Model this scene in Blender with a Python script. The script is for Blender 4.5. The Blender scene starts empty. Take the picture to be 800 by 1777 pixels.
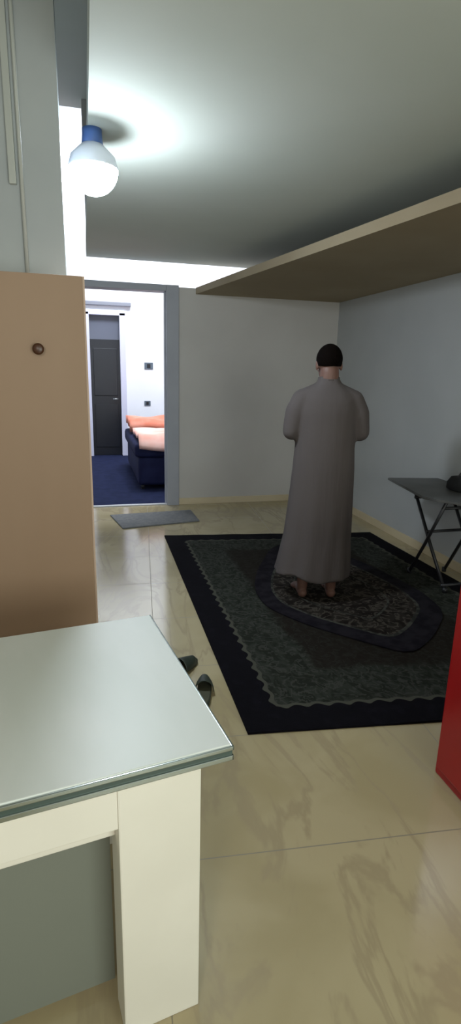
import bpy, bmesh, math, random
from math import sin, cos, pi, radians, atan2, sqrt
from mathutils import Vector, Matrix
random.seed(4)
S = bpy.context.scene
COL = S.collection

# ---------------------------------------------------------------- camera
EYE = 1.55
P, YW, RO = radians(14.6), radians(14.8), radians(1.4)
fw = Vector((sin(YW)*cos(P), cos(YW)*cos(P), -sin(P)))
r0 = Vector((cos(YW), -sin(YW), 0)); u0 = r0.cross(fw)
rr = r0*cos(RO) + u0*sin(RO); uu = u0*cos(RO) - r0*sin(RO)
cd = bpy.data.cameras.new('camera'); cam = bpy.data.objects.new('camera', cd); COL.objects.link(cam)
m = Matrix((rr, uu, -fw)).transposed().to_4x4(); m.translation = Vector((0, 0, EYE))
cam.matrix_world = m
cd.sensor_fit = 'HORIZONTAL'; cd.sensor_width = 36; cd.lens = 36*950/800; cd.clip_start = .02
S.camera = cam

# ---------------------------------------------------------------- world, lights, exposure
w = bpy.data.worlds.new('world'); S.world = w; w.use_nodes = True
w.node_tree.nodes['Background'].inputs[0].default_value = (.75, .85, 1, 1)
w.node_tree.nodes['Background'].inputs[1].default_value = .05
S.view_settings.view_transform = 'Standard'; S.view_settings.look = 'None'
S.view_settings.gamma = 1; S.view_settings.use_curve_mapping = False
S.view_settings.exposure = 0.0
GLOBE = 200.0
def area(name, loc, aim, size, power, color):
    l = bpy.data.lights.new(name, 'AREA'); l.shape = 'RECTANGLE'; l.size, l.size_y = size; l.energy = power; l.color = color
    o = bpy.data.objects.new(name, l); COL.objects.link(o); o.location = loc
    o.rotation_euler = (Vector(aim)-Vector(loc)).to_track_quat('-Z', 'Y').to_euler()
    return o
def point(name, loc, rad, power, color):
    l = bpy.data.lights.new(name, 'POINT'); l.shadow_soft_size = rad; l.energy = power; l.color = color
    o = bpy.data.objects.new(name, l); COL.objects.link(o); o.location = loc; return o
point('near_fill_light', (-.55, -.75, 1.95), .16, 46, (1, .97, .88))  # unseen fill light added behind the camera, with no fixture
area('rear_fill_light', (1.2, -1.9, 1.45), (1.2, 4, 2.3), (1.5, 1.2), 55, (.93, 1, .93))  # unseen area fill added at the rear wall to brighten the ceiling
area('inner_room_lamp_light', (1.0, 7.6, 5.0), (.9, 10, 1.6), (1.6, 1.0), 270, (.86, .92, 1))

# ---------------------------------------------------------------- materials
def mat(name, col, rough=.6, metal=0, spec=.5, emit=None):
    M = bpy.data.materials.new(name); M.use_nodes = True
    b = M.node_tree.nodes['Principled BSDF']
    b.inputs['Base Color'].default_value = (*col, 1); b.inputs['Roughness'].default_value = rough
    b.inputs['Metallic'].default_value = metal; b.inputs['Specular IOR Level'].default_value = spec
    if emit:
        b.inputs['Emission Color'].default_value = (*emit[0], 1); b.inputs['Emission Strength'].default_value = emit[1]
    return M
class N:
    """tiny node-graph helper"""
    def __init__(s, M): s.t = M.node_tree; s.b = s.t.nodes['Principled BSDF']
    def new(s, k, **kw):
        n = s.t.nodes.new(k)
        for a, v in kw.items(): setattr(n, a, v)
        return n
    def put(s, sock, v):
        if isinstance(v, bpy.types.NodeSocket): s.t.links.new(v, sock)
        else: sock.default_value = v
    def m(s, op, a, b=0.0, c=None, clamp=False):
        n = s.new('ShaderNodeMath', operation=op); n.use_clamp = clamp
        s.put(n.inputs[0], a); s.put(n.inputs[1], b)
        if c is not None: s.put(n.inputs[2], c)
        return n.outputs[0]
    def mix(s, f, a, b):
        n = s.new('ShaderNodeMix', data_type='RGBA')
        s.put(n.inputs[0], f)
        s.put(n.inputs[6], a if isinstance(a, bpy.types.NodeSocket) else (*a, 1)); s.put(n.inputs[7], b if isinstance(b, bpy.types.NodeSocket) else (*b, 1))
        return n.outputs[2]
    def coord(s, which='Object'): return s.new('ShaderNodeTexCoord').outputs[which]
    def mapping(s, v, loc=(0,0,0), rot=(0,0,0), sc=(1,1,1)):
        n = s.new('ShaderNodeMapping'); s.put(n.inputs[0], v); n.inputs[1].default_value = loc; n.inputs[2].default_value = rot; n.inputs[3].default_value = sc
        return n.outputs[0]
    def noise(s, v, scale, detail=3, dist=0, rough=.5):
        n = s.new('ShaderNodeTexNoise'); s.put(n.inputs['Vector'], v); n.inputs['Scale'].default_value = scale
        n.inputs['Detail'].default_value = detail; n.inputs['Distortion'].default_value = dist; n.inputs['Roughness'].default_value = rough
        return n.outputs[0]
    def smooth(s, v, a, b):
        n = s.new('ShaderNodeMapRange', interpolation_type='SMOOTHSTEP'); s.put(n.inputs[0], v)
        n.inputs[1].default_value = a; n.inputs[2].default_value = b
        return n.outputs[0]
    def color(s, c): s.put(s.b.inputs['Base Color'], c)
    def bump(s, h, strength=.2, dist=.01):
        n = s.new('ShaderNodeBump'); n.inputs['Strength'].default_value = strength; n.inputs['Distance'].default_value = dist
        s.put(n.inputs['Height'], h); s.put(s.b.inputs['Normal'], n.outputs[0])

def mottled(name, a, b, scale=2, rough=.6, bump=0, spec=.5, stretch=(1,1,1)):
    M = mat(name, a, rough, spec=spec); g = N(M)
    v = g.mapping(g.coord(), sc=stretch)
    g.color(g.mix(g.smooth(g.noise(v, scale, 4), .35, .65), a, b))
    if bump: g.bump(g.noise(v, scale*30, 2), bump, .003)
    return M

M_wall = mottled('wall_paint', (.53, .505, .47), (.57, .545, .51), 1.2, .75, .05, .3)
M_wallR = mottled('wall_paint_cool', (.44, .45, .445), (.47, .48, .475), 1.2, .7, .05, .3)
M_white = mottled('white_plaster', (.82, .83, .87), (.86, .87, .90), 1.0, .7, .04, .3)
M_ceil = mottled('ceiling_paint', (.55, .59, .53), (.59, .625, .57), .8, .8, .03, .2)
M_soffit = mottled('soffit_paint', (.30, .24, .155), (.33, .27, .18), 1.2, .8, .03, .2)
M_leftw = mottled('grey_wall_paint', (.44, .48, .50), (.50, .54, .55), 1.5, .7, .05, .3)
M_trim = mottled('door_frame_paint', (.33, .34, .375), (.36, .37, .405), 3, .5)
M_skirt = mottled('beige_skirting_tile', (.58, .48, .31), (.64, .54, .36), 3, .4)
M_navy = mottled('navy_carpet', (.010, .014, .040), (.014, .019, .052), 8, .95, .1, .1)

M_floor = mat('marble_tile', (.6, .5, .35), .22, spec=.9); g = N(M_floor)
v = g.mapping(g.coord(), loc=(0, 0, 0), rot=(0, 0, radians(5.4)))
sx = g.new('ShaderNodeSeparateXYZ'); g.put(sx.inputs[0], v)
def grout(s, size, off, wd):
    f = g.m('FRACT', g.m('DIVIDE', g.m('SUBTRACT', s, off), size))
    d = g.m('MULTIPLY', g.m('MINIMUM', f, g.m('SUBTRACT', 1.0, f)), size)
    return g.m('LESS_THAN', d, wd)
gy = grout(sx.outputs[1], .6, 1.375+.0955*.74*0+.06, .0022); gx = grout(sx.outputs[0], 1.2, .05, .0018)
gr = g.m('MAXIMUM', gy, gx)
vein = g.noise(g.mapping(v, rot=(0, 0, radians(35)), sc=(1, .28, 1)), 3.2, 5, 1.6, .55)
ve = g.smooth(g.m('ABSOLUTE', g.m('SUBTRACT', vein, .52)), 0, .05)
cl = g.mix(g.smooth(g.noise(v, 2.2, 3, .6), .35, .65), (.385, .32, .18), (.445, .375, .225))
cl = g.mix(ve, (.365, .30, .18), cl)
g.color(g.mix(gr, cl, (.22, .19, .13)))
g.put(g.b.inputs['Roughness'], g.m('ADD', g.m('MULTIPLY', gr, .5), .13))

M_cup = mottled('tan_cupboard_laminate', (.34, .225, .145), (.385, .262, .175), 1.5, .55, 0, .4, (1, 1, .25))
M_cupedge = mottled('cupboard_edge_band', (.60, .44, .33), (.63, .47, .36), 3, .5)
M_knob = mat('dark_brown_knob', (.07, .025, .01), .35)
M_tabtop = mottled('white_laminate', (.72, .76, .72), (.78, .81, .78), 5, .42, 0, .5, (1, .35, 1))
M_tabedge = mat('silver_edge_trim', (.42, .47, .45), .25, .9)
M_tabline = mat('dark_green_edge', (.06, .09, .08), .3)
M_tableg = mottled('cream_white_paint', (.80, .77, .68), (.84, .81, .72), 3, .5)
M_tabback = mat('grey_green_board', (.20, .215, .18), .7)
M_red = mottled('red_gloss_paint', (.32, .004, .007), (.36, .006, .009), 3, .35)
M_redd = mat('red_door_edge', (.35, .004, .006), .4)
M_metal = mat('brushed_metal', (.5, .5, .5), .3, .9)
M_black = mat('black_metal_tube', (.015, .015, .018), .4)
M_greytop = mottled('grey_table_laminate', (.09, .09, .09), (.11, .11, .105), 6, .45)
M_blackcloth = mat('black_fabric', (.012, .012, .014), .9)
M_robe = mat('grey_robe_cloth', (.07, .062, .06), .9, spec=.15); g = N(M_robe)
vv = g.coord(); g.color(g.mix(g.noise(vv, 3, 3), (.094, .080, .079), (.112, .096, .094))); g.bump(g.noise(g.mapping(vv, sc=(6, 6, .8)), 2.2, 3), .35, .02)
M_skin = mottled('brown_skin', (.15, .075, .055), (.18, .09, .068), 6, .55)
M_hair = mat('short_black_hair', (.004, .0025, .002), .9, spec=.05); g = N(M_hair); g.bump(g.noise(g.coord(), 220, 2), .8, .004)
M_eye = mat('eye_white', (.32, .30, .28), .35); M_iris = mat('dark_iris', (.03, .015, .01), .2)
M_lip = mat('lips', (.22, .07, .06), .5)
M_shoe = mottled('dark_green_rubber', (.015, .025, .018), (.03, .04, .03), 9, .5)
M_insole = mat('olive_insole', (.06, .06, .035), .8)
M_matgrey = mottled('grey_doormat_pile', (.15, .155, .16), (.19, .19, .185), 30, .95, .3, .1)
M_coral = mottled('coral_blanket', (.62, .20, .13), (.70, .30, .22), 4, .9, .1, .1)
M_pink = mottled('pale_pink_blanket', (.78, .40, .32), (.82, .55, .48), 3, .9, .1, .1)
M_maroon = mat('maroon_lining', (.10, .015, .03), .8)
M_navyc = mottled('navy_upholstery', (.008, .010, .040), (.012, .016, .055), 5, .8, 0, .2)
M_doorb = mat('black_door', (.008, .009, .014), .35)
M_transom = mat('grey_transom', (.10, .11, .15), .3)
M_socket = mat('grey_switch', (.10, .13, .16), .4)
M_frosted = mat('frosted_globe', (1, 1, 1), .4, emit=((.80, .90, 1), GLOBE))
M_blue = mat('blue_lamp_holder', (.05, .11, .30), .4)
M_plastic = mat('pale_conduit', (.52, .55, .52), .4)

# rug pile: black border, pale scalloped line, floral field (UV in metres)
def rug_material(name, Wd, Ld, bw, border, line, f1, f2, f3, scal, centre=True):
    M = mat(name, border, .95, spec=.1); g = N(M)
    uv = g.coord('UV'); s = g.new('ShaderNodeSeparateXYZ'); g.put(s.inputs[0], uv)
    U, V = s.outputs[0], s.outputs[1]
    eu = g.m('MINIMUM', U, g.m('SUBTRACT', Wd, U)); ev = g.m('MINIMUM', V, g.m('SUBTRACT', Ld, V))
    e = g.m('MINIMUM', eu, ev)
    wob = g.m('MULTIPLY', g.m('ADD', g.m('SINE', g.m('MULTIPLY', U, scal)), g.m('SINE', g.m('MULTIPLY', V, scal))), .009)
    ew = g.m('ADD', e, wob)
    vor = g.new('ShaderNodeTexVoronoi', feature='F1'); g.put(vor.inputs['Vector'], uv); vor.inputs['Scale'].default_value = 6.5
    vd = vor.outputs['Distance']
    petals = g.m('SINE', g.m('ADD', g.m('MULTIPLY', vd, 17), g.m('MULTIPLY', g.noise(uv, 13, 3, 1.2), 22)))
    n2 = g.noise(g.mapping(uv, sc=(1, .6, 1)), 16, 4, 1.5)
    fld = g.mix(g.smooth(n2, .40, .60), f1, f2)
    fld = g.mix(g.m('MULTIPLY', g.smooth(petals, .35, .9), .75), fld, f3)
    if centre:   # inner darker medallion panel
        inner = g.smooth(g.m('ADD', e, g.m('MULTIPLY', g.noise(uv, 5, 2), .12)), .52, .58)
        dark = g.mix(g.m('MULTIPLY', g.smooth(petals, .4, .9), .5), (.012, .008, .006), f1)
        fld = g.mix(g.m('MULTIPLY', inner, .8), fld, dark)
        guard_off = g.m('MULTIPLY', g.m('GREATER_THAN', ew, bw+.155), g.m('LESS_THAN', ew, bw+.17))
    bd = g.mix(g.smooth(g.noise(uv, 14, 3), .5, .7), border, tuple(c*1.7 for c in border))
    c = g.mix(g.m('GREATER_THAN', ew, bw), bd, line)
    c = g.mix(g.m('GREATER_THAN', ew, bw+.026), c, fld)
    g.color(c); g.bump(g.noise(uv, 260, 2), .5, .003)
    return M

# ---------------------------------------------------------------- mesh helpers
def bm_new(): return bmesh.new()
def add_box(bm, x0, x1, y0, y1, z0, z1, bevel=0, mi=0, M=None):
    r = bmesh.ops.create_cube(bm, size=1)
    vs = r['verts']
    for v in vs: v.co = Vector((x0+(v.co.x+.5)*(x1-x0), y0+(v.co.y+.5)*(y1-y0), z0+(v.co.z+.5)*(z1-z0)))
    if M: bmesh.ops.transform(bm, matrix=M, verts=vs)
    fs = {f for v in vs for f in v.link_faces}
    for f in fs: f.material_index = mi
    if bevel:
        es = {e for v in vs for e in v.link_edges}
        bmesh.ops.bevel(bm, geom=list(es), offset=bevel, segments=2, affect='EDGES', profile=.6)
def add_prism(bm, pts, z0, z1):
    lo = [bm.verts.new((x, y, z0)) for x, y in pts]; hi = [bm.verts.new((x, y, z1)) for x, y in pts]
    n = len(pts); bm.faces.new(lo[::-1]); bm.faces.new(hi)
    for i in range(n): bm.faces.new((lo[i], lo[(i+1) % n], hi[(i+1) % n], hi[i]))
def frame_of(d):
    d = d.normalized(); a = Vector((0, 0, 1)) if abs(d.z) < .9 else Vector((1, 0, 0))
    x = a.cross(d).normalized(); return x, d.cross(x)
def add_tube(bm, pts, r, seg=12, caps=True):
    pts = [Vector(p) for p in pts]; rs = r if isinstance(r, (list, tuple)) else [r]*len(pts); rings = []
    for i, p in enumerate(pts):
        d = (pts[min(i+1, len(pts)-1)]-pts[max(i-1, 0)])
        x, y = frame_of(d)
        rings.append([bm.verts.new(p+(x*cos(2*pi*k/seg)+y*sin(2*pi*k/seg))*rs[i]) for k in range(seg)])
    for a, b in zip(rings, rings[1:]):
        for k in range(seg): bm.faces.new((a[k], a[(k+1) % seg], b[(k+1) % seg], b[k]))
    if caps: bm.faces.new(rings[0][::-1]); bm.faces.new(rings[-1])
def add_ball(bm, c, rad, rot=None, seg=20, rings=14):
    r = bmesh.ops.create_uvsphere(bm, u_segments=seg, v_segments=rings, radius=1)
    rad = rad if isinstance(rad, (list, tuple)) else (rad,)*3
    M = Matrix.Translation(Vector(c)) @ (rot.to_4x4() if rot else Matrix.Identity(4)) @ Matrix.Diagonal((*rad, 1))
    bmesh.ops.transform(bm, matrix=M, verts=r['verts'])
def add_caps(bm, a, b, ra, rb, seg=16):
    """tapered capsule"""
    a, b = Vector(a), Vector(b)
    add_tube(bm, [a, b], [ra, rb], seg); add_ball(bm, a, ra, seg=seg, rings=10); add_ball(bm, b, rb, seg=seg, rings=10)
def add_loft(bm, rings, cap=True):
    R = [[bm.verts.new(p) for p in ring] for ring in rings]; n = len(R[0])
    for a, b in zip(R, R[1:]):
        for k in range(n): bm.faces.new((a[k], a[(k+1) % n], b[(k+1) % n], b[k]))
    if cap: bm.faces.new(R[0][::-1]); bm.faces.new(R[-1])
def link(name, bm, mats, parent=None, smooth=False, **props):
    bmesh.ops.recalc_face_normals(bm, faces=bm.faces)
    me = bpy.data.meshes.new(name); bm.to_mesh(me); bm.free()
    for M_ in (mats if isinstance(mats, (list, tuple)) else [mats]): me.materials.append(M_)
    if smooth:
        for p in me.polygons: p.use_smooth = True
    o = bpy.data.objects.new(name, me); COL.objects.link(o)
    if parent: o.parent = parent
    for k, v_ in props.items(): o[k] = v_
    return o
def box(name, dims, M_, parent=None, bevel=0, **props):
    bm = bm_new(); add_box(bm, *dims, bevel=bevel); return link(name, bm, M_, parent, **props)
def struct(name, dims, M_, parent=None, bevel=0): return box(name, dims, M_, parent, bevel, **({} if parent else {'kind': 'structure'}))
def thing(name, label, cat, loc=(0, 0, 0), rz=0, group=None):
    o = bpy.data.objects.new(name, None); COL.objects.link(o); o.location = loc; o.rotation_euler = (0, 0, rz)
    o.empty_display_size = .1; o['label'] = label; o['category'] = cat
    if group: o['group'] = group
    return o

# ================================================================ THE SETTING
XR, YB, ZC = 2.88, 6.2, 2.62
struct('floor', (-3, XR+.15, -2.0, YB+.02, -.12, 0), M_floor)
struct('floor_inner_room', (-3.0, 3.2, YB+.02, 13.2, -.12, -.002), M_navy)
struct('trim_1', (-.05, .87, YB-.01, YB+.05, -.01, .012), mat('pale_threshold', (.5, .5, .5), .4))

# back wall: right of the doorway, above it, and the strip by the left wall
wt = .15
bm = bm_new(); add_box(bm, .872, XR, YB, YB+wt, 0, 2.385); link('wall_back', bm, M_wall, kind='structure')
struct('wall_right', (XR, XR+.15, -2.0, YB+wt, 0, 4.0), M_wallR)
struct('wall_left', (-2.85, -.06, 2.62, 2.78, 0, 3.98), M_leftw)
struct('wall_left_outer', (-3.0, -2.85, -2.0, YB+wt, 0, 4.0), M_leftw)
struct('wall_back_left', (-2.85, -.05, YB, YB+wt, 0, 2.385), M_wall)
struct('wall_rear', (-3.0, XR+.15, -2.15, -2.0, 0, 4.0), M_wall)
bm = bm_new(); 
for a, b, c, d_ in ((.40, 2.0, 2.05, 2.11), (.40, 2.0, .79, .85), (.40, .46, .85, 2.05), (1.94, 2.0, .85, 2.05), (1.175, 1.225, .85, 2.05)): add_box(bm, a, b, -2.0, -1.94, c, d_, .004)
link('window_frame_added', bm, M_white, kind='structure')  # made-up window, added around the rear fill light, out of view
struct('window_added', (.46, 1.94, -1.99, -1.98, .85, 2.05), M_transom)  # added pane of the made-up window; the fill light stands before it
struct('ceiling', (.06, XR, -2.0, YB, ZC, ZC+.14), M_ceil)
struct('ceiling_upper', (-3.0, XR+.15, -2.15, YB+wt, 3.98, 4.1), M_ceil)
struct('wall_upper_back', (.07, XR, YB-.06, YB+wt, ZC+.14, 3.98), M_wall)
# the lower slab over the back corner
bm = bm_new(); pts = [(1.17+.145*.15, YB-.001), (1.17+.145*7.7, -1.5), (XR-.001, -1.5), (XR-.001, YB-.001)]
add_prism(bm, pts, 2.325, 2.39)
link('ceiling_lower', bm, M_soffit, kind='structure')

# door frame in the back wall
bm = bm_new()
add_box(bm, .87, 1.005, YB-.03, YB+wt+.01, 0, 2.40, .004); add_box(bm, -.045, .869, YB-.03, YB+wt+.01, 2.335, 2.40, .004)
add_box(bm, .855, .885, YB+.04, YB+.10, 0, 2.34, .003)
link('door_frame_1', bm, M_trim, kind='structure')
# skirting
struct('baseboard_back', (1.005, XR-.012, YB-.014, YB, 0, .075), M_skirt, bevel=.002)
struct('baseboard_right', (XR-.014, XR, -2.0, YB-.001, 0, .075), M_skirt, bevel=.002)
# inner room behind the doorway
bm = bm_new(); add_box(bm, .66, 3.2, 10, 10.15, 0, 5.3); add_box(bm, -3.0, .1, 10, 10.15, 0, 5.3); add_box(bm, .1, .66, 10, 10.15, 2.40, 5.3)
link('wall_inner_back', bm, M_white, kind='structure')
struct('wall_inner_right', (3.05, 3.2, YB+wt, 13.2, 0, 5.3), M_white)
struct('wall_inner_left', (-3.0, -2.85, YB+wt, 13.2, 0, 5.3), M_white)
struct('ceiling_inner', (-3.0, 3.2, YB+wt, 13.2, 5.28, 5.4), M_white)
bm = bm_new(); add_box(bm, .60, .70, 9.965, 10.16, 0, 2.43, .006); add_box(bm, .02, .10, 9.965, 10.16, 0, 2.43, .006); add_box(bm, .02, .70, 9.965, 10.16, 2.385, 2.47, .006)
link('door_frame_2', bm, mat('lilac_white_frame', (.60, .60, .72), .4), kind='structure')
struct('trim_2', (-.1, .80, 9.93, 10, 2.535, 2.60), mat('grey_ledge', (.22, .23, .27), .5), bevel=.01)
# black door leaf in the inner doorway with a grey transom
dr = box('door_2', (.101, .599, 10.05, 10.10, .004, 1.995), M_doorb, kind='structure')
bm = bm_new(); add_box(bm, .15, .55, 10.04, 10.055, .15, .9, .006); add_box(bm, .15, .55, 10.04, 10.055, 1.05, 1.85, .006); link('door_panel', bm, M_doorb, dr)
bm = bm_new(); add_tube(bm, [(.545, 10.03, 1.0), (.545, 10.0, 1.0), (.46, 10.0, 1.0)], .010); link('door_handle', bm, M_metal, dr, True)
box('window_2', (.101, .599, 10.06, 10.08, 1.995, 2.384), M_transom, kind='structure')
# conduits on the grey wall, above the cupboard
bm = bm_new()
add_box(bm, -.262, -.235, 2.597, 2.62, 2.25, 3.95, .003)
o = link('cable_trunking', bm, M_plastic, label='pale vertical cable trunking, the wider one on the grey wall above the cupboard', category='cable trunking')
bm = bm_new(); add_tube(bm, [(-.215, 2.61, 1.9), (-.215, 2.61, 3.95)], .008, 10)
link('wall_conduit', bm, M_plastic, None, True, label='thin pale conduit right beside the wider trunking on the grey wall', category='conduit')

# ================================================================ PENDANT GLOBE LAMP
L = thing('globe_lamp', 'glaring white globe lamp hanging below the ceiling edge at upper left', 'lamp', (.078, 3.0, 2.455))
bm = bm_new(); n = 40; rows = []
for j in range(17):                                   # frosted diffuser, from its pole up to the rim of the housing
    th = radians(180)-radians(90)*j/16
    rows.append([Vector((.115*sin(th)*cos(2*pi*k/n), .115*sin(th)*sin(2*pi*k/n), .115*cos(th))) for k in range(n)])
rows[0] = [Vector((.002*cos(2*pi*k/n), .002*sin(2*pi*k/n), -.115)) for k in range(n)]
add_loft(bm, rows); link('globe', bm, M_frosted, L, True)
bm = bm_new(); add_tube(bm, [(0, 0, -.002), (0, 0, .004), (0, 0, .05), (0, 0, .08), (0, 0, .10)], [.1155, .1165, .103, .072, .05], 36); link('lamp_housing', bm, mat('white_lamp_housing', (.75, .8, .88), .4), L, True)
bm = bm_new(); add_tube(bm, [(0, 0, .098), (0, 0, .102), (0, 0, .14), (0, 0, .164)], [.048, .050, .046, .046], 32); link('lamp_holder', bm, M_blue, L, True)

# ================================================================ RUG
def quad_pt(q, s, t):
    a = Vector(q[0]).lerp(Vector(q[1]), s); b = Vector(q[3]).lerp(Vector(q[2]), s); return a.lerp(b, t)
rq = [(.628, 1.985), (2.76, 1.725), (2.69, 4.715), (.669, 4.965)]
Wd, Ld = 2.12, 2.99
M_rug = rug_material('dark_floral_rug_pile', Wd, Ld, .165, (.003, .0026, .0045), (.06, .06, .047), (.014, .0155, .0115), (.026, .029, .023), (.043, .045, .038), 62)
bm = bm_new(); uvl = bm.loops.layers.uv.new('UVMap'); nx, ny = 40, 56
G = [[bm.verts.new((*quad_pt(rq, i/nx, j/ny), .011+.0012*sin(i*.9+j*.5))) for i in range(nx+1)] for j in range(ny+1)]
for j in range(ny):
    for i in range(nx):
        f = bm.faces.new((G[j][i], G[j][i+1], G[j+1][i+1], G[j+1][i]))
        for l, (a, b) in zip(f.loops, ((i, j), (i+1, j), (i+1, j+1), (i, j+1))): l[uvl].uv = (a/nx*Wd, b/ny*Ld)
be = [e for e in bm.edges if e.is_boundary]
ex = bmesh.ops.extrude_edge_only(bm, edges=be)
for v_ in [x for x in ex['geom'] if isinstance(x, bmesh.types.BMVert)]: v_.co.z = .0005
me = bpy.data.meshes.new('floral_rug'); bm.to_mesh(me); bm.free(); me.materials.append(M_rug)
rug = bpy.data.objects.new('floral_rug', me); COL.objects.link(rug)
rug['label'] = 'large dark rectangular rug with black border and green grey floral field'; rug['category'] = 'rug'

# prayer mat on the rug
out = [(1.60, 4.50), (1.24, 3.86), (1.115, 3.50), (1.11, 3.20), (1.28, 2.90), (1.50, 2.655), (1.72, 2.43), (1.98, 2.60), (2.27, 2.90), (2.31, 3.30), (2.17, 3.95), (1.95, 4.45)]
def chaikin(p, n=2):
    for _ in range(n):
        q = []
        for i in range(len(p)):
            a, b = p[i], p[(i+1) % len(p)]
            q += [(a[0]*.8+b[0]*.2, a[1]*.8+b[1]*.2), (a[0]*.2+b[0]*.8, a[1]*.2+b[1]*.8)]
        p = q
    return p
out = chaikin(out); cx = sum(p[0] for p in out)/len(out); cy = sum(p[1] for p in out)/len(out)
M_mb = mottled('black_mat_border', (.006, .005, .008), (.014, .012, .016), 14, .95, .3, .1)
M_ml = mottled('pale_mat_line', (.02, .021, .018), (.06, .06, .05), 22, .95, .3, .1)
M_mf = mat('brown_floral_mat_pile', (.1, .09, .07), .95, spec=.1); g = N(M_mf); cc = g.coord()
vo = g.new('ShaderNodeTexVoronoi'); g.put(vo.inputs['Vector'], cc); vo.inputs['Scale'].default_value = 7
pt = g.m('SINE', g.m('ADD', g.m('MULTIPLY', vo.outputs['Distance'], 15), g.m('MULTIPLY', g.noise(cc, 12, 3, 1.2), 20)))
g.color(g.mix(g.smooth(pt, .3, .9), g.mix(g.smooth(g.noise(cc, 12, 3), .4, .6), (.010, .007, .006), (.022, .018, .015)), (.058, .05, .04)))
g.bump(g.noise(cc, 260, 2), .5, .003)
bm = bm_new(); rings = []
for s, z in ((1.0, .0135), (1.0, .021), (.985, .022), (.80, .0225), (.77, .0225), (.52, .0225), (.50, .0225), (.02, .0225)):
    rings.append([bm.verts.new((cx+(x-cx)*s, cy+(y-cy)*s, z)) for x, y in out])
for ri, (a, b) in enumerate(zip(rings, rings[1:])):
    mi = {3: 1, 4: 2, 5: 1, 6: 3}.get(ri, 0)
    for k in range(len(a)):
        f = bm.faces.new((a[k], a[(k+1) % len(a)], b[(k+1) % len(a)], b[k])); f.material_index = mi
f = bm.faces.new(rings[-1]); f.material_index = 3
M_mc = M_mf
link('prayer_mat', bm, [M_mb, M_ml, M_mf, M_mc], label='small black bordered floral mat under the standing man, lying on the large rug', category='mat')

# doormat
bm = bm_new(); add_prism(bm, [(.20, 5.80), (.30, 5.27), (1.10, 5.42), (1.09, 5.88)], .0005, .013)
bmesh.ops.bevel(bm, geom=bm.edges[:], offset=.003, segments=2, affect='EDGES')
link('doormat', bm, M_matgrey, label='plain grey doormat on the tiles in front of the open doorway', category='doormat')

# ================================================================ CUPBOARD
C = thing('cupboard', 'tall tan wooden cupboard with one dark knob, standing behind the white table', 'cupboard', (-.45, 2.16, 0))
bm = bm_new(); x0, x1 = -.46, .462
add_box(bm, x0, x0+.018, .02, .44, 0, 1.86); add_box(bm, x1-.018, x1, .02, .44, 0, 1.86)
add_box(bm, x0+.018, x1-.018, .02, .44, 1.84, 1.86); add_box(bm, x0+.018, x1-.018, .02, .44, .06, .078); add_box(bm, x0+.018, x1-.018, .425, .44, 0, 1.84)
add_box(bm, x0+.018, x1-.018, .02, .43, .9, .918); add_box(bm, x0+.018, x1-.018, .05, .068, 0, .06)
link('cabinet_body', bm, M_cupedge, C)
d = box('door', (x0, x1-.008, 0, .019, .065, 1.858), M_cup, C, .002)
bm = bm_new()
for i in range(1): add_tube(bm, [(.293, 0, 1.604), (.293, -.010, 1.604), (.293, -.016, 1.604), (.293, -.026, 1.604), (.293, -.030, 1.604)], [.010, .009, .019, .020, .013], 20)
link('knob', bm, M_knob, d, True)

# ================================================================ WHITE TABLE (near left)
T = thing('white_table', 'white topped table with silver edge and thick cream legs at lower left', 'table', (.275, .99, 0), radians(8.5))
W_, D_ = 1.15, .69
box('tabletop', (-W_, 0, 0, D_, .736, .76), M_tabtop, T, .002)
bm = bm_new(); e = .006
for z0, z1 in ((.722, .7345), (.747, .757)):
    add_box(bm, -W_-e, e, -e, .0, z0, z1, .002); add_box(bm, 0, e, -e, D_+e, z0, z1, .002); add_box(bm, -W_-e, e, D_, D_+e, z0, z1, .002); add_box(bm, -W_-e, -W_, -e, D_+e, z0, z1, .002)
link('edge_trim', bm, M_tabedge, T)
bm = bm_new(); e = .003
add_box(bm, -W_-e, e, -e, 0, .734, .748); add_box(bm, 0, e, 0, D_, .734, .748); add_box(bm, -W_, 0, D_, D_+e, .734, .748); add_box(bm, -W_-e, -W_, 0, D_, .734, .748)
link('edge_groove', bm, M_tabline, T)
lg = .185; ins = .06
for (a, b) in ((-ins-lg, .02), (-W_+ins, .02), (-ins-lg, D_-.02-.09), (-W_+ins, D_-.02-.09)):
    box('leg', (a, a+lg, b, b+.09, 0, .72), M_tableg, T, .004)
bm = bm_new(); add_box(bm, -W_+ins+lg, -ins-lg, .024, .06, .60, .72, .002)
link('apron', bm, M_tableg, T)
box('lower_rail', (-W_+ins+lg, -ins-lg, .062, .10, .55, .715), M_tableg, T, .003)
box('back_panel', (-W_+ins+lg, -ins-lg, lg*.75, lg*.75+.016, .03, .72), M_tabback, T)
bm = bm_new()
add_box(bm, -W_, 0, 0, D_, .7205, .735)
link('underlay_board', bm, M_tableg, T)

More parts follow.
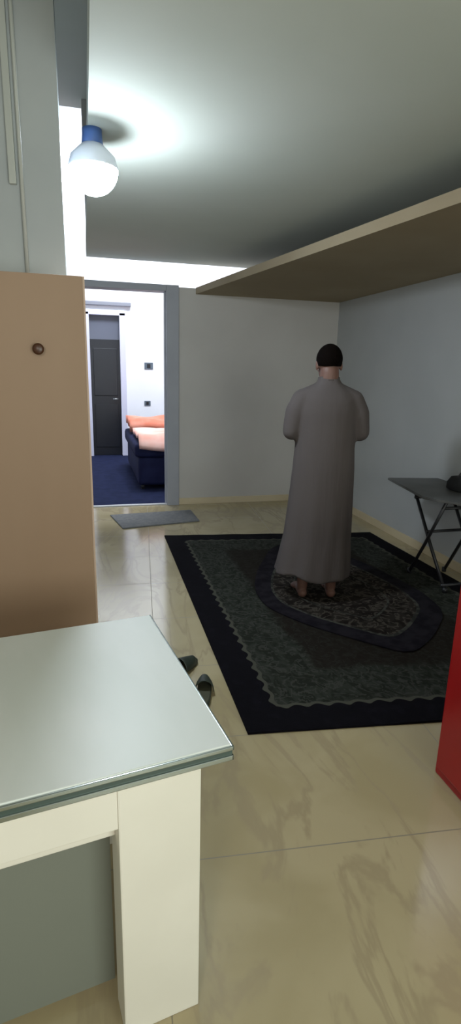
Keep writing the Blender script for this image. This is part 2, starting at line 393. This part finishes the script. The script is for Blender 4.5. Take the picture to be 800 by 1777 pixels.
# ================================================================ SLIPPERS
def slipper(label, loc, rz, flip=1):
    t = thing('slipper', label, 'slipper', loc, rz, 'pair of dark slippers on the tiles')
    def outline(n=36, k=1.0):
        p = []
        for i in range(n):
            a = 2*pi*i/n; y = sin(a)*.132
            wv = .040+.008*sin(a) - .006*cos(2*a)
            p.append((cos(a)*wv*k*(1.0 if cos(a)*flip > 0 else .92), y*k))
        return p
    bm = bm_new(); add_loft(bm, [[Vector((x, y, z)) for x, y in outline(k=k)] for z, k in ((0, .96), (.004, 1), (.020, 1), (.026, .96))]); link('sole', bm, M_shoe, t, True)
    bm = bm_new(); add_loft(bm, [[Vector((x, y, z)) for x, y in outline(k=k)] for z, k in ((.0262, .90), (.028, .86))]); link('insole', bm, M_insole, t)
    bm = bm_new(); R1, R2 = [], []
    for j in range(9):
        y = -.005+j*.0135; wv = .048-.00035*j*j; h = .062-.0035*j
        for R_, k in ((R1, 1), (R2, .93)):
            R_.append([Vector((cos(pi*i/14)*wv*k*(1.0), y, .016+sin(pi*i/14)*h*k)) for i in range(15)])
    vs = [[bm.verts.new(p) for p in ring] for ring in R1]; vi = [[bm.verts.new(p) for p in ring] for ring in R2]
    for A in (vs, vi):
        for a, b in zip(A, A[1:]):
            for i in range(14): bm.faces.new((a[i], a[i+1], b[i+1], b[i]))
    for j in (0, -1):
        for i in range(14): bm.faces.new((vs[j][i], vs[j][i+1], vi[j][i+1], vi[j][i]))
    link('strap', bm, M_shoe, t, True)
slipper('dark slipper on the tiles between the white table and the rug, the nearer one', (.505, 2.33, 0), radians(-12))
slipper('dark slipper further from the camera, half hidden behind the white table edge', (.425, 2.56, 0), radians(-50), -1)

# ================================================================ RED CABINET (right edge)
R = thing('red_cabinet', 'glossy red cabinet at the right edge of the view, in front of the rug', 'cabinet', (1.3, 1.6, 0))
box('cabinet_body', (0, .55, -.62, 0, .0, .93), M_red, R, .008)
box('worktop', (-.006, .556, -.626, .006, .93, .95), M_redd, R, .004)
dd = box('door', (-.018, 0, -.60, -.025, .05, .91), M_red, R, .004)
bm = bm_new(); add_tube(bm, [(-.018, -.55, .70), (-.045, -.55, .70), (-.045, -.55, .56), (-.018, -.55, .56)], .006); link('handle', bm, M_metal, dd, True)

# ================================================================ FOLDING TABLE (right wall)
F = thing('folding_table', 'grey topped folding table on crossed black tube legs against the right wall', 'table', (0, 0, 0))
bm = bm_new(); tq = [(2.43, 4.05), (2.31, 3.36), (2.36, 3.25), (2.46, 3.14), (2.865, 3.06), (2.865, 3.98)]
add_prism(bm, tq, .682, .70)
bmesh.ops.bevel(bm, geom=bm.edges[:], offset=.004, segments=2, affect='EDGES')
link('tabletop', bm, M_greytop, F)
for xx, fz in ((2.46, .0135), (2.78, .0005)):
    for ya, yb in ((3.72, 3.2), (3.26, 3.62)):
        bm = bm_new(); dx = .014 if ya > yb+.5 else -.014
        add_tube(bm, [(xx+dx, ya, .682), (xx+dx, ya*.45+yb*.55, .682*.45), (xx+dx, yb, fz+.01)], .0125, 12)
        lo = link('leg', bm, M_black, F, True)
        bm = bm_new(); add_tube(bm, [(xx+dx, yb, fz), (xx+dx, yb, fz+.035)], .018, 12); link('rubber_foot', bm, M_black, lo, True)
for (y, z) in ((3.46, .40), (3.30, .62), (3.66, .62), (3.22, .06)):
    bm = bm_new(); add_tube(bm, [(2.45, y, z), (2.79, y, z)], .011, 10); link('crossbar', bm, M_black, F, True)
# dark bag on the table
bm = bm_new(); rings = []
for z, sx_, sy_ in ((.7015, .09, .09), (.712, .105, .11), (.76, .105, .105), (.80, .085, .08), (.808, .07, .045)):
    rings.append([Vector((2.75+sx_*math.copysign(abs(cos(a))**.6, cos(a)), 3.50+sy_*math.copysign(abs(sin(a))**.6, sin(a)), z)) for a in [2*pi*i/28 for i in range(28)]])
B = thing('black_bag', 'small soft black bag lying on the grey folding table at the right edge', 'bag', (0, 0, 0))
add_loft(bm, rings); link('bag_body', bm, M_blackcloth, B, True)
bm = bm_new(); add_tube(bm, [(2.69+.12*i/12, 3.50, .803+.05*sin(pi*i/12)) for i in range(13)], .006, 8); link('handle', bm, M_black, B, True)

for o, base in ((F, Vector((2.62, 3.5, 0))), (B, Vector((2.75, 3.5, .70)))):   # origins at the base of each thing
    o.location = base
    for ch in o.children: ch.location = -base

# ================================================================ INNER ROOM THINGS
bm = bm_new()
D = thing('navy_daybed', 'dark navy upholstered bed in the room beyond the doorway', 'bed', (.62, 7.06, 0))
add_box(bm, 0, 1.15, 0, 1.9, .05, .42, .05); link('bed_base', bm, M_navyc, D, True)
bm = bm_new(); add_box(bm, -.04, 1.17, .0, 1.92, .42, .60, .05); link('mattress', bm, M_navyc, D, True)
for a, b in ((.06, .06), (1.09, .06), (.06, 1.84), (1.09, 1.84)):
    bm = bm_new(); add_tube(bm, [(a, b, 0), (a, b, .06)], [.02, .028]); link('leg', bm, M_black, D, True)
def blanket(name, label, dims, M_, amp, drop, seed):
    x0, x1, y0, y1, z, th = dims; random.seed(seed); bm = bm_new(); nx, ny = 26, 26
    def P_(i, j, o_):
        s, t = i/nx, j/ny; x = x0+(x1-x0)*s; y = y0+(y1-y0)*t
        h = z+amp*(sin(s*9+t*4+seed)*.5+sin(t*13-s*5)*.5)*.5
        edge = min(1, t/.12)
        h -= drop*(1-edge)**1.5
        y -= 0 if edge == 1 else 0.02*(1-edge)
        return (x, y, h+o_)
    top = [[bm.verts.new(P_(i, j, th)) for i in range(nx+1)] for j in range(ny+1)]
    bot = [[bm.verts.new(P_(i, j, 0)) for i in range(nx+1)] for j in range(ny+1)]
    for A in (top, bot):
        for j in range(ny):
            for i in range(nx): bm.faces.new((A[j][i], A[j][i+1], A[j+1][i+1], A[j+1][i]))
    for i in range(nx):
        for j in (0, ny): bm.faces.new((top[j][i], top[j][i+1], bot[j][i+1], bot[j][i]))
    for j in range(ny):
        for i in (0, nx): bm.faces.new((top[j][i], top[j+1][i], bot[j+1][i], bot[j][i]))
    return link(name, bm, M_, None, True, label=label, category='blanket')
blanket('pale_pink_blanket', 'pale pink blanket draped over the near end of the navy bed', (.63, 1.74, 6.99, 8.0, .655, .05), M_pink, .05, .12, 2)
blanket('coral_blanket', 'coral orange folded blanket piled at the far end of the navy bed', (.60, 1.60, 8.1, 8.9, .70, .10), M_coral, .06, .05, 5)
# switches on the inner room wall
def sw(name, label, x, z, s):
    t = thing(name, label, 'wall socket', (x, 10, z), 0)
    box('plate', (-s, s, -.012, 0, -s*.75, s*.75), M_socket, t, .003)
    box('rocker', (-s*.4, s*.4, -.018, -.012, -s*.45, s*.45), M_black, t, .002)
sw('wall_switch', 'dark switch on the bright inner room wall, the upper of two', 1.09, 1.574, .075)
sw('wall_socket', 'dark socket low on the bright inner room wall above the bed', 1.06, .93, .055)

# ================================================================ THE MAN
Pn = thing('person', 'man in long grey brown robe standing with back turned, arms folded, barefoot on mat', 'person', (1.515, 3.34, .023), radians(-12))
bm = bm_new()
# torso, neck
add_caps(bm, (0, 0, .92), (0, .0, 1.10), .120, .112, 24); add_caps(bm, (0, 0, 1.10), (0, .0, 1.25), .112, .108, 24)
for s in (-1, 1):
    add_caps(bm, (s*.06, 0, 1.29), (s*.15, -.004, 1.345), .080, .050)
    add_caps(bm, (s*.07, 0, .90), (s*.09, .01, .50), .082, .056); add_caps(bm, (s*.09, .01, .50), (s*.095, -.015, .30), .056, .052)
    add_caps(bm, (s*.095, -.015, .30), (s*.10, -.03, .07), .050, .036)
    # foot: heel, arch, ball and toes
    add_ball(bm, (s*.10, -.05, .032), (.033, .038, .032)); add_caps(bm, (s*.10, -.035, .035), (s*.108, .10, .026), .033, .026)
    add_ball(bm, (s*.112, .115, .022), (.045, .045, .022))
    for k in range(5):
        xx = s*(.083+k*.0165); ln = (.050, .046, .038, .030, .022)[k]
        add_caps(bm, (xx, .135-k*.006, .016), (xx+s*.002, .14-k*.006+ln*.6, .012), (.0125, .009, .0085, .008, .0075)[k], (.011, .008, .0075, .007, .0065)[k], 10)
    # arm bent, forearm across the belly
    el = Vector((s*.228, -.01, 1.15)); wr = Vector((s*.075, .215, 1.15+(.02 if s > 0 else -.01)))
    add_caps(bm, (s*.175, -.005, 1.335), el, .048, .040); add_caps(bm, el, wr, .042, .028)
    # hand folded over the other wrist
    hd = (Vector((-s*.06, .235, wr.z+.005))-wr).normalized(); up = Vector((0, 0, 1)); nrm = hd.cross(up).normalized()
    off = Vector((0, .028, 0)) if s > 0 else Vector((0, 0, 0))
    pc = wr+hd*.05+off
    for q in (-.026, -.009, .009, .026): add_caps(bm, wr+hd*.012+up*q*.6+off*.5, wr+hd*.085+up*q+off, .015, .012, 10)
    fl = (.062, .074, .070, .054)
    for k, q in enumerate((.029, .010, -.009, -.027)):
        a = wr+hd*.088+up*q+off; cu = Vector((0, -.012, 0))
        b = a+hd*fl[k]*.45+cu*.3; c = b+hd*fl[k]*.32+cu*.9; e_ = c+hd*fl[k]*.22+cu*1.4
        add_caps(bm, a, b, .0095, .0090, 10); add_caps(bm, b, c, .0090, .0082, 10); add_caps(bm, c, e_, .0082, .0070, 10)
    a = wr+hd*.03+up*.028+off; b = a+hd*.030+up*.028; add_caps(bm, a, b, .012, .0105, 10); add_caps(bm, b, b+hd*.028+up*.008, .0105, .009, 10)
# neck and head, bowed a little
hc = Vector((0, .035, 1.575)); tilt = Matrix.Rotation(radians(-14), 3, 'X')
def H(p): return hc+tilt@Vector(p)
add_caps(bm, (0, -.005, 1.36), H((0, -.025, -.06)), .068, .060)
add_ball(bm, H((0, -.012, .025)), (.078, .096, .092), tilt, 28, 20); add_ball(bm, H((0, .022, -.035)), (.062, .070, .080), tilt)
add_ball(bm, H((0, .055, -.085)), (.034, .030, .024), tilt)                      # chin
add_caps(bm, H((0, .088, .005)), H((0, .108, -.028)), .010, .015, 10)            # nose
add_ball(bm, H((-.012, .098, -.032)), .009); add_ball(bm, H((.012, .098, -.032)), .009)
for s in (-1, 1):
    add_ball(bm, H((s*.030, .076, .018)), (.022, .012, .007), tilt)               # brow
    add_ball(bm, H((s*.040, .066, -.022)), (.022, .018, .018), tilt)              # cheek
    add_ball(bm, H((s*.079, -.004, -.012)), (.009, .019, .032), tilt)             # ear
add_ball(bm, H((0, .086, -.056)), (.024, .010, .006), tilt); add_ball(bm, H((0, .084, -.068)), (.021, .010, .007), tilt)
body = link('body', bm, M_skin, Pn, True)
md = body.modifiers.new('remesh', 'REMESH'); md.mode = 'VOXEL'; md.voxel_size = .0065; md.use_smooth_shade = True
md = body.modifiers.new('smooth', 'SMOOTH'); md.factor = .5; md.iterations = 3
for s in (-1, 1):
    bm = bm_new(); add_ball(bm, H((s*.030, .0765, .002)), (.0105, .008, .0055), tilt); ey = link('eye', bm, M_eye, Pn, True)
    bm = bm_new(); add_ball(bm, H((s*.030, .0835, -.001)), (.0045, .0018, .0042), tilt); link('iris', bm, M_iris, ey, True)
bm = bm_new(); add_ball(bm, H((0, .0945, -.060)), (.020, .003, .0055), tilt); link('lips', bm, M_lip, Pn, True)
# short hair: cap over crown and nape
bm = bm_new(); nu, nv = 40, 22; rows = []
for j in range(nv+1):
    row = []
    for i in range(nu):
        a = 2*pi*i/nu; front = max(0, sin(a)); side = abs(cos(a))
        low = radians(128 - 62*front**.8 - 12*side**4)
        th = low*j/nv + .02
        p = Vector((.083*sin(th)*cos(a), -.012+.101*sin(th)*sin(a), .025+.098*cos(th)))
        row.append(H(p))
    rows.append(row)
R_ = [[bm.verts.new(p) for p in r_] for r_ in rows]
for a, b in zip(R_, R_[1:]):
    for k in range(nu): bm.faces.new((a[k], a[(k+1) % nu], b[(k+1) % nu], b[k]))
bm.faces.new(R_[0][::-1])
hair = link('hair', bm, M_hair, Pn, True); md = hair.modifiers.new('solid', 'SOLIDIFY'); md.thickness = .006
# robe: one surface, torso loft plus bent sleeves
bm = bm_new(); prof = [(.16, .268, .185, -.030), (.27, .254, .175, -.022), (.45, .232, .160, -.012), (.70, .218, .150, -.005), (.90, .207, .148, 0), (1.05, .198, .145, 0),
        (1.18, .200, .142, 0), (1.28, .208, .138, 0), (1.35, .205, .125, 0), (1.40, .170, .105, 0), (1.435, .115, .088, 0), (1.46, .078, .075, 0), (1.485, .070, .070, 0)]
rings = []; n = 72
dense = []
for (a, b) in zip(prof, prof[1:]):
    for k in range(4): dense.append(tuple(a[q]+(b[q]-a[q])*k/4 for q in range(4)))
dense.append(prof[-1])
for z, rx, ry, ox in dense:
    fa = max(0, (1.0-z))*.065; ring = []
    for k in range(n):
        a = 2*pi*k/n
        w_ = 1+fa*(.6*sin(7*a+1.3+z)+.4*sin(12*a-.7*z*3))
        zz = z + (.018*sin(a*2+.5) + .012*sin(5*a) if z < .2 else 0)
        ring.append(Vector((ox+rx*w_*cos(a), (.02 if z > .3 else .0)*0+ry*w_*sin(a), zz)))
    rings.append(ring)
add_loft(bm, rings)
for s in (-1, 1):
    add_caps(bm, (s*.05, -.005, 1.405), (s*.165, -.005, 1.345), .062, .072)
    add_caps(bm, (s*.165, -.005, 1.345), (s*.205, -.01, 1.27), .073, .070)
    add_caps(bm, (s*.205, -.01, 1.27), (s*.225, -.012, 1.15), .070, .062)
    add_caps(bm, (s*.225, -.012, 1.15), (s*.12, .165, 1.15), .062, .056)
    add_tube(bm, [(s*.14, .135, 1.15), (s*.098, .19, 1.153)], [.056, .060], 20)
robe = link('robe', bm, M_robe, Pn, True)
md = robe.modifiers.new('remesh', 'REMESH'); md.mode = 'VOXEL'; md.voxel_size = .009; md.use_smooth_shade = True
md = robe.modifiers.new('smooth', 'SMOOTH'); md.factor = .5; md.iterations = 12
bm = bm_new(); add_tube(bm, [(0, .003, 1.455), (0, .008, 1.475), (0, .010, 1.492)], [.076, .071, .069], 32); link('collar', bm, M_robe, robe, True)
